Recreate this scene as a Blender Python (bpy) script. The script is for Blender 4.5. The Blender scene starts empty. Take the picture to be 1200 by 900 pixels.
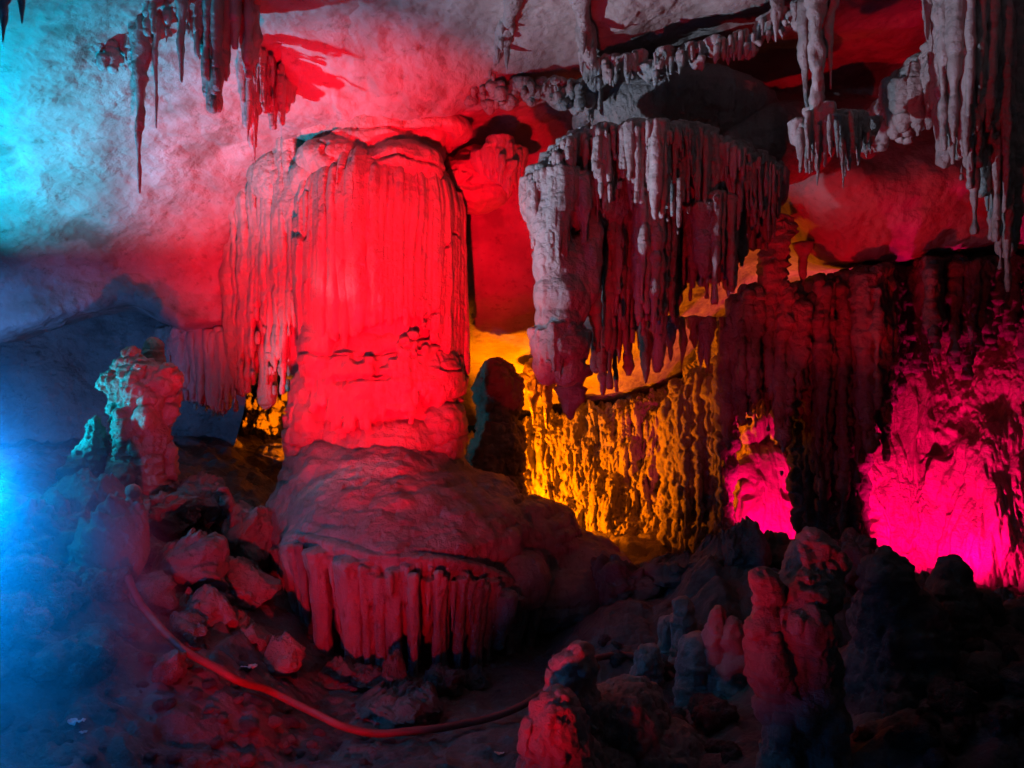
import bpy, math, random
import numpy as np
random.seed(7)
RNG = np.random.default_rng(11)
R = math.radians
scene = bpy.context.scene
COL = scene.collection

# ------------------------------------------------------------------ camera
F = 889.5                       # focal length in pixels of a 1200 px wide picture
CAM_Z = 3.0
cam_d = bpy.data.cameras.new("camera")
cam_d.sensor_width = 36.0
cam_d.lens = F / 1200.0 * 36.0
cam_d.clip_start = 0.05
cam_d.clip_end = 200.0
cam = bpy.data.objects.new("camera", cam_d)
COL.objects.link(cam)
cam.location = (0, 0, CAM_Z)
cam.rotation_euler = (R(90), 0, 0)
scene.camera = cam

# ------------------------------------------------------------------ world (a cave: only a trace of daylight)
world = bpy.data.worlds.new("World")
scene.world = world
world.use_nodes = True
nt = world.node_tree
bg = nt.nodes["Background"]
sky = nt.nodes.new("ShaderNodeTexSky")
sky.sky_type = 'NISHITA'
sky.sun_disc = False
sky.sun_elevation = R(12)
sky.sun_rotation = R(180)
nt.links.new(sky.outputs[0], bg.inputs[0])
bg.inputs[1].default_value = 0.0008

scene.view_settings.view_transform = 'Standard'
scene.view_settings.look = 'None'
scene.view_settings.exposure = 0.0
scene.view_settings.gamma = 1.0
scene.view_settings.use_curve_mapping = False
scene.cycles.max_bounces = 5
scene.cycles.diffuse_bounces = 2
scene.cycles.glossy_bounces = 2
scene.cycles.volume_bounces = 0
scene.cycles.volume_step_rate = 2.0
scene.cycles.volume_max_steps = 64
scene.cycles.use_denoising = True
scene.cycles.sample_clamp_indirect = 4.0


def at(px, py, Y):
    """the point at distance Y whose place in the photograph is (px, py)"""
    return np.array(((px - 600) / F * Y, Y, CAM_Z - (py - 450) / F * Y))


def lamp(name, kind, loc, color, power, target=None, size=60, blend=0.6, radius=0.06):
    d = bpy.data.lights.new(name, kind)
    d.color = color
    d.energy = power
    d.shadow_soft_size = radius
    o = bpy.data.objects.new(name, d)
    COL.objects.link(o)
    o.location = loc
    if kind == 'SPOT':
        d.spot_size = R(size)
        d.spot_blend = blend
        from mathutils import Vector
        v = Vector(target) - Vector(loc)
        o.rotation_euler = v.to_track_quat('-Z', 'Y').to_euler()
    return o


RED = (1.0, 0.0, 0.012)
CYAN = (0.03, 0.62, 1.0)
AMBER = (1.0, 0.18, 0.0)
PINK = (1.0, 0.0, 0.13)
# floodlights of the show cave, plus unseen fill spots added to brighten single areas
lamp("blue_lamp", 'SPOT', tuple(at(-16, 566, 5.4)), (0.0, 0.28, 1.0), 2300, tuple(at(-16, 566, 5.4) + np.array((-0.05, -1.0, 0.0))), 166, 1.0, radius=0.06)
lamp("recess_fill", 'SPOT', (-6.2, 7.8, 2.5), (0.10, 0.30, 1.0), 380, tuple(at(40, 440, 11.8)), 100, 1.0, 0.06)  # added blue wash, no source of its own; lifts the recess wall
lamp("rock_fill", 'SPOT', (-5.9, 6.5, 3.0), (0.0, 0.46, 1.0), 170, tuple(at(60, 670, 7.0)), 84, 1.0, 0.06)  # unseen spot added so the rocks behind the blue lamp get light
lamp("cyan_spot", 'SPOT', (-6.1, 6.8, 2.5), (0.0, 0.58, 1.0), 2700, tuple(at(60, 140, 8.1)), 76, 1.0, 0.05)
lamp("stalagmite_fill", 'SPOT', (-5.9, 7.9, 2.6), (0.0, 0.62, 0.95), 360, tuple(at(150, 480, 8.6)), 50, 0.7, 0.05)  # extra cyan spot added for the crusty stalagmite alone
lamp("cool_spot", 'SPOT', (-5.1, 6.7, 2.0), (0.60, 0.72, 1.0), 3000, (2.88, 6.7, 7.0), 49, 1.0, 0.06)
lamp("red_spot", 'SPOT', (-0.5, 3.0, 0.3), RED, 8600, tuple(at(420, 300, 9.4)), 41, 0.8, 0.05)
lamp("red_wall_fill", 'SPOT', (-1.1, 2.9, 0.3), RED, 2500, tuple(at(325, 255, 9.2)), 45, 1.0, 0.05)  # extra red spot, added to tint the left wall and vault
lamp("red_low_fill", 'SPOT', (-1.1, 2.9, 0.3), RED, 850, tuple(at(385, 600, 8)), 50, 1.0, 0.05)  # added to bring red onto the mound and skirt
lamp("red_fill", 'SPOT', (-1.0, 3.1, 0.35), RED, 780, tuple(at(790, 270, 8)), 80, 1.0, 0.08)  # added fill that reddens the hanging curtain and near stalagmites
lamp("amber_lamp", 'SPOT', tuple(at(545, 606, 13.9)), AMBER, 2500, tuple(at(700, 510, 15.0)), 112, 0.5, radius=0.06)
lamp("amber_roof_fill", 'SPOT', tuple(at(560, 590, 13.4)), AMBER, 1500, tuple(at(640, 415, 13.8)), 84, 0.8, radius=0.06)  # added spot, brightens the amber chamber's ceiling
lamp("amber_side_fill", 'SPOT', tuple(at(470, 580, 13.6)), AMBER, 3800, tuple(at(310, 520, 15.4)), 54, 0.6, radius=0.06)  # separate amber spot added for the gap left of the column
lamp("pink_lamp", 'SPOT', tuple(at(905, 645, 11.4)), PINK, 400, tuple(at(915, 540, 12.8)), 116, 0.6, radius=0.06)
lamp("pink_flood", 'SPOT', tuple(at(1085, 668, 10.3)), PINK, 760, tuple(at(1130, 510, 11.6)), 136, 0.6, radius=0.06)
lamp("alcove_lamp", 'SPOT', tuple(at(955, 700, 7.6)), RED, 720, tuple(at(1010, 230, 9.8)), 44, 0.8, 0.05)

# ------------------------------------------------------------------ noise


def _hash(ix, iy, iz, seed):
    n = (ix.astype(np.uint32) * np.uint32(374761393) + iy.astype(np.uint32) * np.uint32(668265263)
         + iz.astype(np.uint32) * np.uint32(2246822519) + np.uint32((seed * 3266489917) & 0xffffffff))
    n = (n ^ (n >> np.uint32(13))) * np.uint32(1274126177)
    n = (n ^ (n >> np.uint32(15))) * np.uint32(2654435761)
    n ^= n >> np.uint32(16)
    return n.astype(np.float64) / 2147483648.0 - 1.0


def vn(p, seed=0):
    p = np.asarray(p, float)
    i = np.floor(p).astype(np.int64)
    f = p - i
    f = f * f * f * (f * (f * 6 - 15) + 10)
    x, y, z = i[:, 0], i[:, 1], i[:, 2]
    fx, fy, fz = f[:, 0], f[:, 1], f[:, 2]
    r = 0
    for dx in (0, 1):
        wx = fx if dx else 1 - fx
        for dy in (0, 1):
            wy = fy if dy else 1 - fy
            for dz in (0, 1):
                wz = fz if dz else 1 - fz
                r = r + wx * wy * wz * _hash(x + dx, y + dy, z + dz, seed)
    return r


def fbm(p, octv=4, gain=0.5, seed=0):
    p = np.asarray(p, float)
    a, s, r = 1.0, 0.0, 0
    for k in range(octv):
        r = r + a * vn(p * (2.03 ** k) + 17.3 * k, seed + k)
        s += a
        a *= gain
    return r / s


def billow(p, octv=3, gain=0.5, seed=0):
    p = np.asarray(p, float)
    a, s, r = 1.0, 0.0, 0
    for k in range(octv):
        r = r + a * np.abs(vn(p * (2.03 ** k) + 9.1 * k, seed + k))
        s += a
        a *= gain
    return r / s


def crack(p, w=0.06, seed=0):
    """1 along thin winding lines, else 0"""
    n = np.abs(fbm(p, 3, 0.55, seed))
    return np.clip(1 - n / w, 0, 1)


def sstep(a, b, x):
    t = np.clip((np.asarray(x, float) - a) / (b - a), 0, 1)
    return t * t * (3 - 2 * t)


def pchip(tk, V, t):
    tk = np.asarray(tk, float)
    V = np.asarray(V, float)
    t = np.clip(np.asarray(t, float), tk[0], tk[-1])
    h = np.diff(tk)
    hs = h.reshape((-1,) + (1,) * (V.ndim - 1))
    d = np.diff(V, axis=0) / hs
    m = np.zeros_like(V)
    if len(tk) > 2:
        a, b = d[:-1], d[1:]
        w = np.where(a * b > 0, 2 * a * b / np.where(a + b == 0, 1, a + b), 0)
        m[1:-1] = w
    m[0], m[-1] = d[0], d[-1]
    k = np.clip(np.searchsorted(tk, t, side='right') - 1, 0, len(tk) - 2)
    hh = h[k]
    s = (t - tk[k]) / hh
    sh = (-1,) + (1,) * (V.ndim - 1)
    s = s.reshape(sh)
    hh = hh.reshape(sh)
    return ((1 + 2 * s) * (1 - s) ** 2 * V[k] + s * (1 - s) ** 2 * hh * m[k]
            + s * s * (3 - 2 * s) * V[k + 1] + s * s * (s - 1) * hh * m[k + 1])


def curve1(pts):
    a = np.array(pts, float)
    return lambda x: np.interp(x, a[:, 0], a[:, 1])


# ------------------------------------------------------------------ mesh building
def mesh_np(name, V, Q=None, T=None, smooth=True):
    me = bpy.data.meshes.new(name)
    Q = np.zeros((0, 4), int) if Q is None else np.asarray(Q, int)
    T = np.zeros((0, 3), int) if T is None else np.asarray(T, int)
    me.vertices.add(len(V))
    me.vertices.foreach_set("co", np.ascontiguousarray(V, dtype=np.float32).ravel())
    nl = Q.size + T.size
    me.loops.add(nl)
    me.loops.foreach_set("vertex_index", np.concatenate([Q.ravel(), T.ravel()]).astype(np.int32))
    me.polygons.add(len(Q) + len(T))
    st = np.concatenate([np.arange(len(Q)) * 4, Q.size + np.arange(len(T)) * 3]).astype(np.int32)
    me.polygons.foreach_set("loop_start", st)
    me.polygons.foreach_set("use_smooth", np.full(len(Q) + len(T), smooth))
    me.update(calc_edges=True)
    me.validate()
    return me


def link(name, me, mat, parent=None):
    o = bpy.data.objects.new(name, me)
    COL.objects.link(o)
    me.materials.clear()
    me.materials.append(mat)
    if parent is not None:
        o.parent = parent
        o.matrix_parent_inverse = parent.matrix_world.inverted()
    return o


def empty(name, loc):
    o = bpy.data.objects.new(name, None)
    COL.objects.link(o)
    o.location = loc
    o.empty_display_size = 0.2
    bpy.context.view_layer.update()
    return o


def tag(o, label=None, cat=None, group=None, kind=None):
    if label: o["label"] = label
    if cat: o["category"] = cat
    if group: o["group"] = group
    if kind: o["kind"] = kind
    return o


def join(parts):
    Vs, Qs, Ts, n = [], [], [], 0
    for V, Q, T in parts:
        Vs.append(V)
        if Q is not None and len(Q): Qs.append(np.asarray(Q) + n)
        if T is not None and len(T): Ts.append(np.asarray(T) + n)
        n += len(V)
    return np.concatenate(Vs), (np.concatenate(Qs) if Qs else None), (np.concatenate(Ts) if Ts else None)


def tubes(paths, radii, n=9):
    """vertical tubes: paths (S,m,3) from top to tip, radii (S,m)"""
    paths = np.asarray(paths, float)
    radii = np.asarray(radii, float)
    S, m, _ = paths.shape
    a = np.linspace(0, 2 * np.pi, n, endpoint=False)
    ring = np.stack([np.cos(a), np.sin(a), np.zeros(n)], 1)
    V = paths[:, :, None, :] + radii[:, :, None, None] * ring[None, None]
    V = V.reshape(S, m * n, 3)
    caps = np.stack([paths[:, 0] + [0, 0, 0.3] * radii[:, :1], paths[:, -1] - [0, 0, 1.0] * radii[:, -1:]], 1)
    V = np.concatenate([V, caps], 1)
    q, t = [], []
    for k in range(m - 1):
        for j in range(n):
            j2 = (j + 1) % n
            q.append((k * n + j, (k + 1) * n + j, (k + 1) * n + j2, k * n + j2))
    for j in range(n):
        j2 = (j + 1) % n
        t.append((m * n, j, j2))
        t.append((m * n + 1, (m - 1) * n + j2, (m - 1) * n + j))
    q, t = np.array(q), np.array(t)
    off = (np.arange(S) * (m * n + 2))[:, None, None]
    return V.reshape(-1, 3), (q[None] + off).reshape(-1, 4), (t[None] + off).reshape(-1, 3)


def ellipsoid(c, r, rot=0.0, nu=16, nv=10):
    u = np.linspace(0, 2 * np.pi, nu, endpoint=False)
    v = np.linspace(0, np.pi, nv + 1)[1:-1]
    uu, vv = np.meshgrid(u, v)
    P = np.stack([np.cos(uu) * np.sin(vv), np.sin(uu) * np.sin(vv), np.cos(vv)], -1).reshape(-1, 3)
    P = np.concatenate([P, [[0, 0, 1], [0, 0, -1]]])
    P = P * np.asarray(r, float)
    if rot:
        ca, sa = math.cos(rot), math.sin(rot)
        P = P @ np.array([[ca, sa, 0], [-sa, ca, 0], [0, 0, 1]])
    P = P + np.asarray(c, float)
    q, t = [], []
    m = nv - 1
    for k in range(m - 1):
        for j in range(nu):
            j2 = (j + 1) % nu
            q.append((k * nu + j, (k + 1) * nu + j, (k + 1) * nu + j2, k * nu + j2))
    for j in range(nu):
        j2 = (j + 1) % nu
        t.append((m * nu, j, j2))
        t.append((m * nu + 1, (m - 1) * nu + j2, (m - 1) * nu + j))
    return P, np.array(q), np.array(t)


def fuse(name, parts, voxel, mat, parent=None, disp=None, relax=0):
    """union of closed shapes as one continuous skin, roughened by disp(points) along its normals"""
    V, Q, T = join(parts)
    me0 = mesh_np(name + "_raw", V, Q, T)
    ob = bpy.data.objects.new(name + "_raw", me0)
    COL.objects.link(ob)
    md = ob.modifiers.new("r", 'REMESH')
    md.mode = 'VOXEL'
    md.voxel_size = voxel
    md.use_smooth_shade = True
    if relax:
        sm = ob.modifiers.new("s", 'SMOOTH')
        sm.factor = 0.5
        sm.iterations = relax
    dg = bpy.context.evaluated_depsgraph_get()
    me = bpy.data.meshes.new_from_object(ob.evaluated_get(dg))
    bpy.data.objects.remove(ob)
    bpy.data.meshes.remove(me0)
    me.name = name
    if disp is not None:
        n = len(me.vertices)
        P = np.empty(n * 3, np.float32)
        N = np.empty(n * 3, np.float32)
        me.vertices.foreach_get("co", P)
        me.vertex_normals.foreach_get("vector", N)
        P = P.reshape(-1, 3).astype(float)
        N = N.reshape(-1, 3)
        P = P + N * disp(P)[:, None]
        me.vertices.foreach_set("co", P.astype(np.float32).ravel())
        me.update()
    me.polygons.foreach_set("use_smooth", np.ones(len(me.polygons), bool))
    return link(name, me, mat, parent)


def sheet(name, rows, nu, nv, mat, disp, parent=None):
    """rock surface through rows of points (px, py, Y); each row left to right"""
    us = np.linspace(0, 1, nu)
    W = []
    for r in rows:
        a = np.array(r, float)
        t = (a[:, 0] - a[0, 0]) / (a[-1, 0] - a[0, 0])
        b = pchip(t, a, us)
        W.append(np.stack([(b[:, 0] - 600) / F * b[:, 2], b[:, 2], CAM_Z - (b[:, 1] - 450) / F * b[:, 2]], 1))
    W = np.array(W)
    d = np.linalg.norm(np.diff(W, axis=0), axis=2).mean(1)
    tk = np.concatenate([[0], np.cumsum(d)])
    P = pchip(tk, W, np.linspace(0, tk[-1], nv))
    du = np.gradient(P, axis=1)
    dv = np.gradient(P, axis=0)
    N = np.cross(du, dv)
    N /= np.linalg.norm(N, axis=2, keepdims=True) + 1e-9
    if (N * (np.array([0, 0, CAM_Z]) - P)).sum() < 0: N = -N
    P = P + N * disp(P.reshape(-1, 3)).reshape(nv, nu, 1)
    k = np.arange((nv - 1) * (nu - 1))
    i = (k // (nu - 1)) * nu + k % (nu - 1)
    Q = np.stack([i, i + nu, i + nu + 1, i + 1], 1)
    return link(name, mesh_np(name, P.reshape(-1, 3), Q), mat, parent)


# ------------------------------------------------------------------ materials
def rock_mat(name, c1, c2, stain, rough=0.7, bump=0.35, scale=1.0, streak=False, spec=0.35):
    m = bpy.data.materials.new(name)
    m.use_nodes = True
    t = m.node_tree
    L = t.links.new
    b = t.nodes["Principled BSDF"]
    tc = t.nodes.new("ShaderNodeTexCoord")
    mp = t.nodes.new("ShaderNodeMapping")
    mp.inputs["Scale"].default_value = (scale, scale, scale * (0.22 if streak else 1.0))
    L(tc.outputs["Object"], mp.inputs[0])

    def noise(sc, det, ro=0.6, vec=mp.outputs[0]):
        n = t.nodes.new("ShaderNodeTexNoise")
        n.inputs["Scale"].default_value = sc
        n.inputs["Detail"].default_value = det
        n.inputs["Roughness"].default_value = ro
        L(vec, n.inputs["Vector"])
        return n

    def ramp(src, a, b_):
        r = t.nodes.new("ShaderNodeValToRGB")
        r.color_ramp.elements[0].position = a
        r.color_ramp.elements[1].position = b_
        L(src, r.inputs[0])
        return r

    def mix(fac, A, B):
        x = t.nodes.new("ShaderNodeMix")
        x.data_type = 'RGBA'
        L(fac, x.inputs[0])
        for val, s in ((A, x.inputs[6]), (B, x.inputs[7])):
            if isinstance(val, tuple): s.default_value = val + (1,)
            else: L(val, s)
        return x.outputs[2]
    n1 = noise(1.7, 8)
    n2 = noise(7.0, 9, 0.68)
    n3 = noise(0.9, 5, 0.55)
    col = mix(ramp(n1.outputs[0], 0.36, 0.64).outputs[0], c1, c2)
    col = mix(ramp(n2.outputs[0], 0.56, 0.74).outputs[0], col, stain)
    col = mix(ramp(n3.outputs[0], 0.60, 0.66).outputs[0], col, tuple(0.55 * a + 0.45 * s for a, s in zip(c2, stain)))
    L(col, b.inputs["Base Color"])
    rr = t.nodes.new("ShaderNodeMapRange")
    rr.inputs[3].default_value = rough - 0.18
    rr.inputs[4].default_value = min(1.0, rough + 0.2)
    L(n2.outputs[0], rr.inputs[0])
    L(rr.outputs[0], b.inputs["Roughness"])
    b.inputs["Specular IOR Level"].default_value = spec
    # grain, pits and fine cracks
    nb = noise(9, 10, 0.66, tc.outputs["Object"])
    vo = t.nodes.new("ShaderNodeTexVoronoi")
    vo.inputs["Scale"].default_value = 11.0
    wv = noise(5, 3, 0.5, tc.outputs["Object"])
    va = t.nodes.new("ShaderNodeVectorMath")
    va.operation = 'MULTIPLY_ADD'
    va.inputs[1].default_value = (0.22, 0.22, 0.22)
    L(wv.outputs["Color"], va.inputs[0])
    L(tc.outputs["Object"], va.inputs[2])
    L(va.outputs[0], vo.inputs["Vector"])
    ad = t.nodes.new("ShaderNodeMath")
    ad.operation = 'MULTIPLY_ADD'
    L(vo.outputs["Distance"], ad.inputs[0])
    ad.inputs[1].default_value = -0.30
    L(nb.outputs[0], ad.inputs[2])
    bp = t.nodes.new("ShaderNodeBump")
    bp.inputs["Strength"].default_value = min(1.0, bump * 1.9)
    bp.inputs["Distance"].default_value = 0.10
    md_ = t.nodes.new("ShaderNodeMapRange")
    md_.inputs[1].default_value = 0.35
    md_.inputs[2].default_value = 0.65
    md_.inputs[3].default_value = 0.3
    md_.inputs[4].default_value = 1.0
    L(noise(1.3, 3, 0.5, tc.outputs["Object"]).outputs[0], md_.inputs[0])
    mm = t.nodes.new("ShaderNodeMath")
    mm.operation = 'MULTIPLY'
    L(ad.outputs[0], mm.inputs[0])
    L(md_.outputs[0], mm.inputs[1])
    L(mm.outputs[0], bp.inputs["Height"])
    L(bp.outputs[0], b.inputs["Normal"])
    return m


M_CEIL = rock_mat("ceiling limestone", (0.33, 0.31, 0.28), (0.22, 0.20, 0.175), (0.11, 0.095, 0.075), 0.68, 0.24)
M_CALC = rock_mat("calcite flowstone", (0.38, 0.29, 0.24), (0.29, 0.21, 0.17), (0.17, 0.115, 0.085), 0.45, 0.42, 1.4, True, 0.5)
M_DRIP = rock_mat("dripstone", (0.32, 0.30, 0.28), (0.21, 0.19, 0.175), (0.09, 0.08, 0.07), 0.42, 0.55, 1.6, True, 0.5)
M_ROUGH = rock_mat("rough cave rock", (0.30, 0.27, 0.235), (0.20, 0.18, 0.16), (0.10, 0.085, 0.07), 0.75, 0.55)
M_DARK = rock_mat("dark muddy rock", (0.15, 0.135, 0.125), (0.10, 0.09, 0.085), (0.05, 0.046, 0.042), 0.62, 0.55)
M_MUD = rock_mat("cave floor mud", (0.15, 0.135, 0.125), (0.10, 0.09, 0.085), (0.2, 0.18, 0.165), 0.5, 0.6)


def plain_mat(name, c, rough=0.5):
    m = bpy.data.materials.new(name)
    m.use_nodes = True
    b = m.node_tree.nodes["Principled BSDF"]
    n = m.node_tree.nodes.new("ShaderNodeTexNoise")
    n.inputs["Scale"].default_value = 14
    n.inputs["Detail"].default_value = 6
    r = m.node_tree.nodes.new("ShaderNodeValToRGB")
    r.color_ramp.elements[0].color = tuple(x * 0.62 for x in c) + (1,)
    r.color_ramp.elements[1].color = tuple(c) + (1,)
    r.color_ramp.elements[0].position = 0.35
    r.color_ramp.elements[1].position = 0.6
    m.node_tree.links.new(n.outputs[0], r.inputs[0])
    m.node_tree.links.new(r.outputs[0], b.inputs["Base Color"])
    b.inputs["Roughness"].default_value = rough
    return m


# ------------------------------------------------------------------ ground
def ground_h(x, y):
    x = np.asarray(x, float)
    y = np.asarray(y, float)
    left = np.clip(-1.75 - x, 0, 9)
    hl = 0.78 * left - 0.075 * left ** 2
    hl = np.where(left > 4.5, 0.78 * 4.5 - 0.075 * 4.5 ** 2, hl) * sstep(3.6, 6.6, y)
    right = np.clip(x - 0.7, 0, 9)
    hr = np.minimum(0.36 * right, 1.0) * sstep(3.0, 5.2, y) * (1 - sstep(6.2, 7.6, y))
    near = 1.35 * (1 - sstep(0.5, 2.5, y))
    rid = np.interp(x, [0.4, 1.0, 1.8, 2.15, 3.3, 4.1, 5.4, 8], [.0, .50, .62, 1.0, .95, .62, .35, .3]) * np.exp(-((y - 8.3) / 1.0) ** 2)
    back = np.maximum(rid, 0.1 * sstep(9.5, 13.0, y))
    p = np.stack([x.ravel(), y.ravel(), np.zeros(x.size)], 1)
    n = 0.16 * fbm(p * 0.9, 4, 0.5, 3) + (0.10 + 0.14 * sstep(1.2, 2.4, np.abs(x.ravel() + .3))) * billow(p * 2.4, 3, 0.5, 5)
    return np.maximum(np.maximum(hl, hr), np.maximum(near, back)) + n.reshape(x.shape) - 0.05


def ground_hit(px, py, y0=3.6, y1=13.0):
    Y = np.linspace(y0, y1, 500)
    x = (px - 600) / F * Y
    z = CAM_Z - (py - 450) / F * Y
    g = ground_h(x, Y)
    k = np.argmax(z < g)
    if not (z < g).any(): k = 499
    return np.array((x[k], Y[k], g[k]))


ys = np.concatenate([np.linspace(-4, 3.4, 40, endpoint=False), np.linspace(3.4, 9.5, 330, endpoint=False), np.linspace(9.5, 19, 120)])
xs = np.linspace(-9.5, 9.5, 640)
gx, gy = np.meshgrid(xs, ys)
gp = np.stack([gx.ravel(), gy.ravel(), 0 * gx.ravel()], 1)
gz = ground_h(gx, gy) + (0.06 * billow(gp * 6.0, 4, 0.55, 21) + 0.012 * fbm(gp * 24, 2, 0.5, 23)).reshape(gx.shape)
k = np.arange((len(ys) - 1) * (len(xs) - 1))
i = (k // (len(xs) - 1)) * len(xs) + k % (len(xs) - 1)
ground = link("ground", mesh_np("ground", np.stack([gx, gy, gz], -1).reshape(-1, 3),
                                np.stack([i, i + 1, i + len(xs) + 1, i + len(xs)], 1)), M_MUD)
tag(ground, kind="structure")

# ------------------------------------------------------------------ ceiling and walls of the cave


def d_vault(P):
    s = P * [1, 1, 1.0]
    return (0.16 * fbm(s * 0.55, 4, 0.5, 31) + 0.05 * fbm(s * 2.3, 4, 0.55, 32) + 0.035 * billow(s * 3.1, 3, 0.5, 33)
            + 0.028 * fbm(s * 6, 4, 0.62, 34) * sstep(-.1, .5, fbm(s * .7, 2, .5, 37)) + 0.006 * billow(s * 13, 2, 0.6, 35))


o = sheet("cave_vault", [
    [(-420, -420, 2.6), (0, -420, 3.0), (200, -420, 3.6), (470, -420, 4.4)],
    [(-380, -200, 4.2), (0, -200, 4.6), (200, -190, 5.4), (470, -180, 6.0)],
    [(-360, 0, 5.9), (0, 0, 6.3), (200, 0, 7.2), (330, 0, 7.8), (470, 0, 8.2)],
    [(-340, 120, 7.0), (0, 120, 7.5), (200, 120, 8.6), (330, 120, 9.3), (470, 130, 9.4)],
    [(-330, 250, 8.0), (0, 250, 8.8), (150, 250, 9.8), (300, 250, 10.9), (470, 260, 11.4)],
    [(-330, 380, 8.8), (0, 355, 9.8), (100, 330, 10.4), (150, 322, 10.7), (220, 350, 11.1), (300, 360, 11.4), (470, 370, 11.9)],
    [(-330, 410, 8.9), (0, 384, 9.85), (100, 350, 10.4), (150, 337, 10.7), (220, 372, 11.1), (300, 374, 11.4), (470, 384, 11.9)],
    [(-330, 416, 9.3), (0, 398, 10.2), (100, 362, 10.8), (150, 356, 11.2), (220, 382, 11.5), (300, 380, 11.7), (470, 390, 12.2)],
    [(-330, 412, 11.5), (0, 396, 12.3), (100, 366, 12.6), (150, 360, 12.8), (220, 384, 13.0), (300, 384, 13.2), (470, 394, 13.6)],
], 420, 520, M_CEIL, d_vault)
tag(o, kind="structure")


def d_recess(P):
    s = P * [1, 1, 0.35]
    return 0.22 * fbm(P * 0.6, 3, 0.5, 41) + 0.12 * fbm(s * 1.6, 4, 0.5, 42) + 0.03 * billow(P * 4, 3, 0.5, 43)


o = sheet("recess_wall", [
    [(-330, 340, 12.0), (0, 340, 12.4), (150, 340, 13.1), (292, 340, 13.4)],
    [(-330, 430, 11.6), (0, 430, 12.1), (150, 420, 13.0), (292, 420, 13.2)],
    [(-330, 520, 11.0), (0, 500, 11.8), (110, 490, 12.4), (215, 480, 13.4), (286, 480, 13.4)],
    [(-330, 560, 10.6), (0, 560, 11.6), (110, 545, 12.4), (215, 545, 14.2), (272, 545, 14.0)],
    [(-330, 700, 10.2), (0, 660, 11.0), (110, 640, 12.0), (215, 620, 13.4), (280, 640, 13.2)],
], 300, 260, M_ROUGH, d_recess)
tag(o, kind="structure")


def d_ceil(P):
    s = P * [1, 1, 1.0]
    far = sstep(9.5, 12.0, P[:, 1])
    return (0.16 * fbm(s * 0.6, 4, 0.5, 51) * (1 - 0.4 * far) + (0.07 - 0.03 * far) * fbm(s * 2.1, 4, 0.55, 52)
            + 0.03 * billow(s * 3.4, 3, 0.5, 53) + 0.028 * fbm(s * 6, 4, 0.62, 54) * sstep(-.1, .5, fbm(s * .7, 2, .5, 57)) * (1 - .6 * far) + 0.008 * billow(s * 13, 2, 0.6, 55))


o = sheet("cave_ceiling", [
    [(330, -420, 4.0), (600, -420, 4.2), (900, -420, 4.2), (1200, -420, 3.8), (1600, -420, 3.2)],
    [(330, -150, 6.2), (600, -150, 6.4), (900, -150, 6.6), (1200, -150, 6.0), (1600, -150, 5.0)],
    [(330, 0, 7.9), (600, 0, 7.9), (720, 0, 7.9), (900, 0, 8.2), (1200, 0, 8.6), (1600, 0, 7.0)],
    [(330, 60, 8.4), (600, 60, 8.6), (720, 50, 8.5), (900, 60, 10.0), (1200, 60, 10.0), (1600, 60, 8.0)],
    [(330, 100, 8.85), (520, 100, 8.85), (600, 100, 9.1), (700, 84, 9.0), (780, 90, 10.2), (900, 110, 10.6), (1200, 120, 10.6), (1600, 120, 9.0)],
    [(330, 135, 9.2), (520, 132, 9.25), (600, 122, 9.6), (700, 110, 10.0), (800, 120, 10.6), (900, 140, 10.3), (1200, 170, 9.7), (1600, 180, 9.0)],
    [(330, 160, 10.0), (500, 160, 10.0), (560, 150, 10.3), (640, 160, 10.5), (760, 160, 10.9), (900, 190, 10.2), (1000, 205, 9.5), (1200, 210, 9.5), (1600, 230, 9.0)],
    [(330, 260, 12.2), (560, 240, 11.2), (640, 250, 11.2), (760, 250, 11.6), (900, 250, 10.7), (1000, 275, 9.95), (1120, 270, 9.9), (1200, 262, 9.7), (1600, 270, 9.2)],
    [(330, 350, 12.6), (540, 350, 12.0), (640, 350, 12.0), (760, 350, 12.4), (900, 290, 11.3), (1000, 308, 10.3), (1120, 296, 10.2), (1200, 285, 10.0), (1600, 285, 9.4)],
    [(330, 400, 13.6), (540, 400, 13.2), (640, 400, 13.3), (760, 390, 13.6), (900, 322, 13.2), (1000, 318, 12.4), (1200, 310, 12.4), (1600, 310, 11.0)],
    [(330, 440, 15.0), (540, 440, 14.7), (640, 445, 14.8), (760, 435, 14.9), (900, 380, 15.4), (1200, 350, 15.4), (1600, 345, 12)],
    [(330, 480, 17.0), (540, 500, 16.6), (640, 490, 16.6), (760, 470, 16.4), (900, 420, 17.4), (1200, 370, 17.4), (1600, 360, 13)],
], 620, 620, M_CEIL, d_ceil)
tag(o, kind="structure")


def d_amber(P):
    s = P * [1, 1, 0.16]
    a = billow(s * 1.5 + 0.2 * vn(P * 1.2, 4)[:, None], 3, 0.55, 61)
    b = billow(P * [5.5, 5.5, 0.8], 3, 0.55, 62)
    m_ = 0.35 + sstep(-.3, .3, fbm(P * .55, 2, .5, 65))
    c = billow(P * [7.0, 7.0, 2.0] + 0.5 * vn(P * 2.2, 66)[:, None], 3, 0.6, 63)
    return (0.65 * (a - 0.3) + 0.30 * (b - .25) * m_ + 0.20 * (c - .25)
            + 0.04 * billow(P * [24, 24, 7], 2, 0.5, 64))


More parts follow.
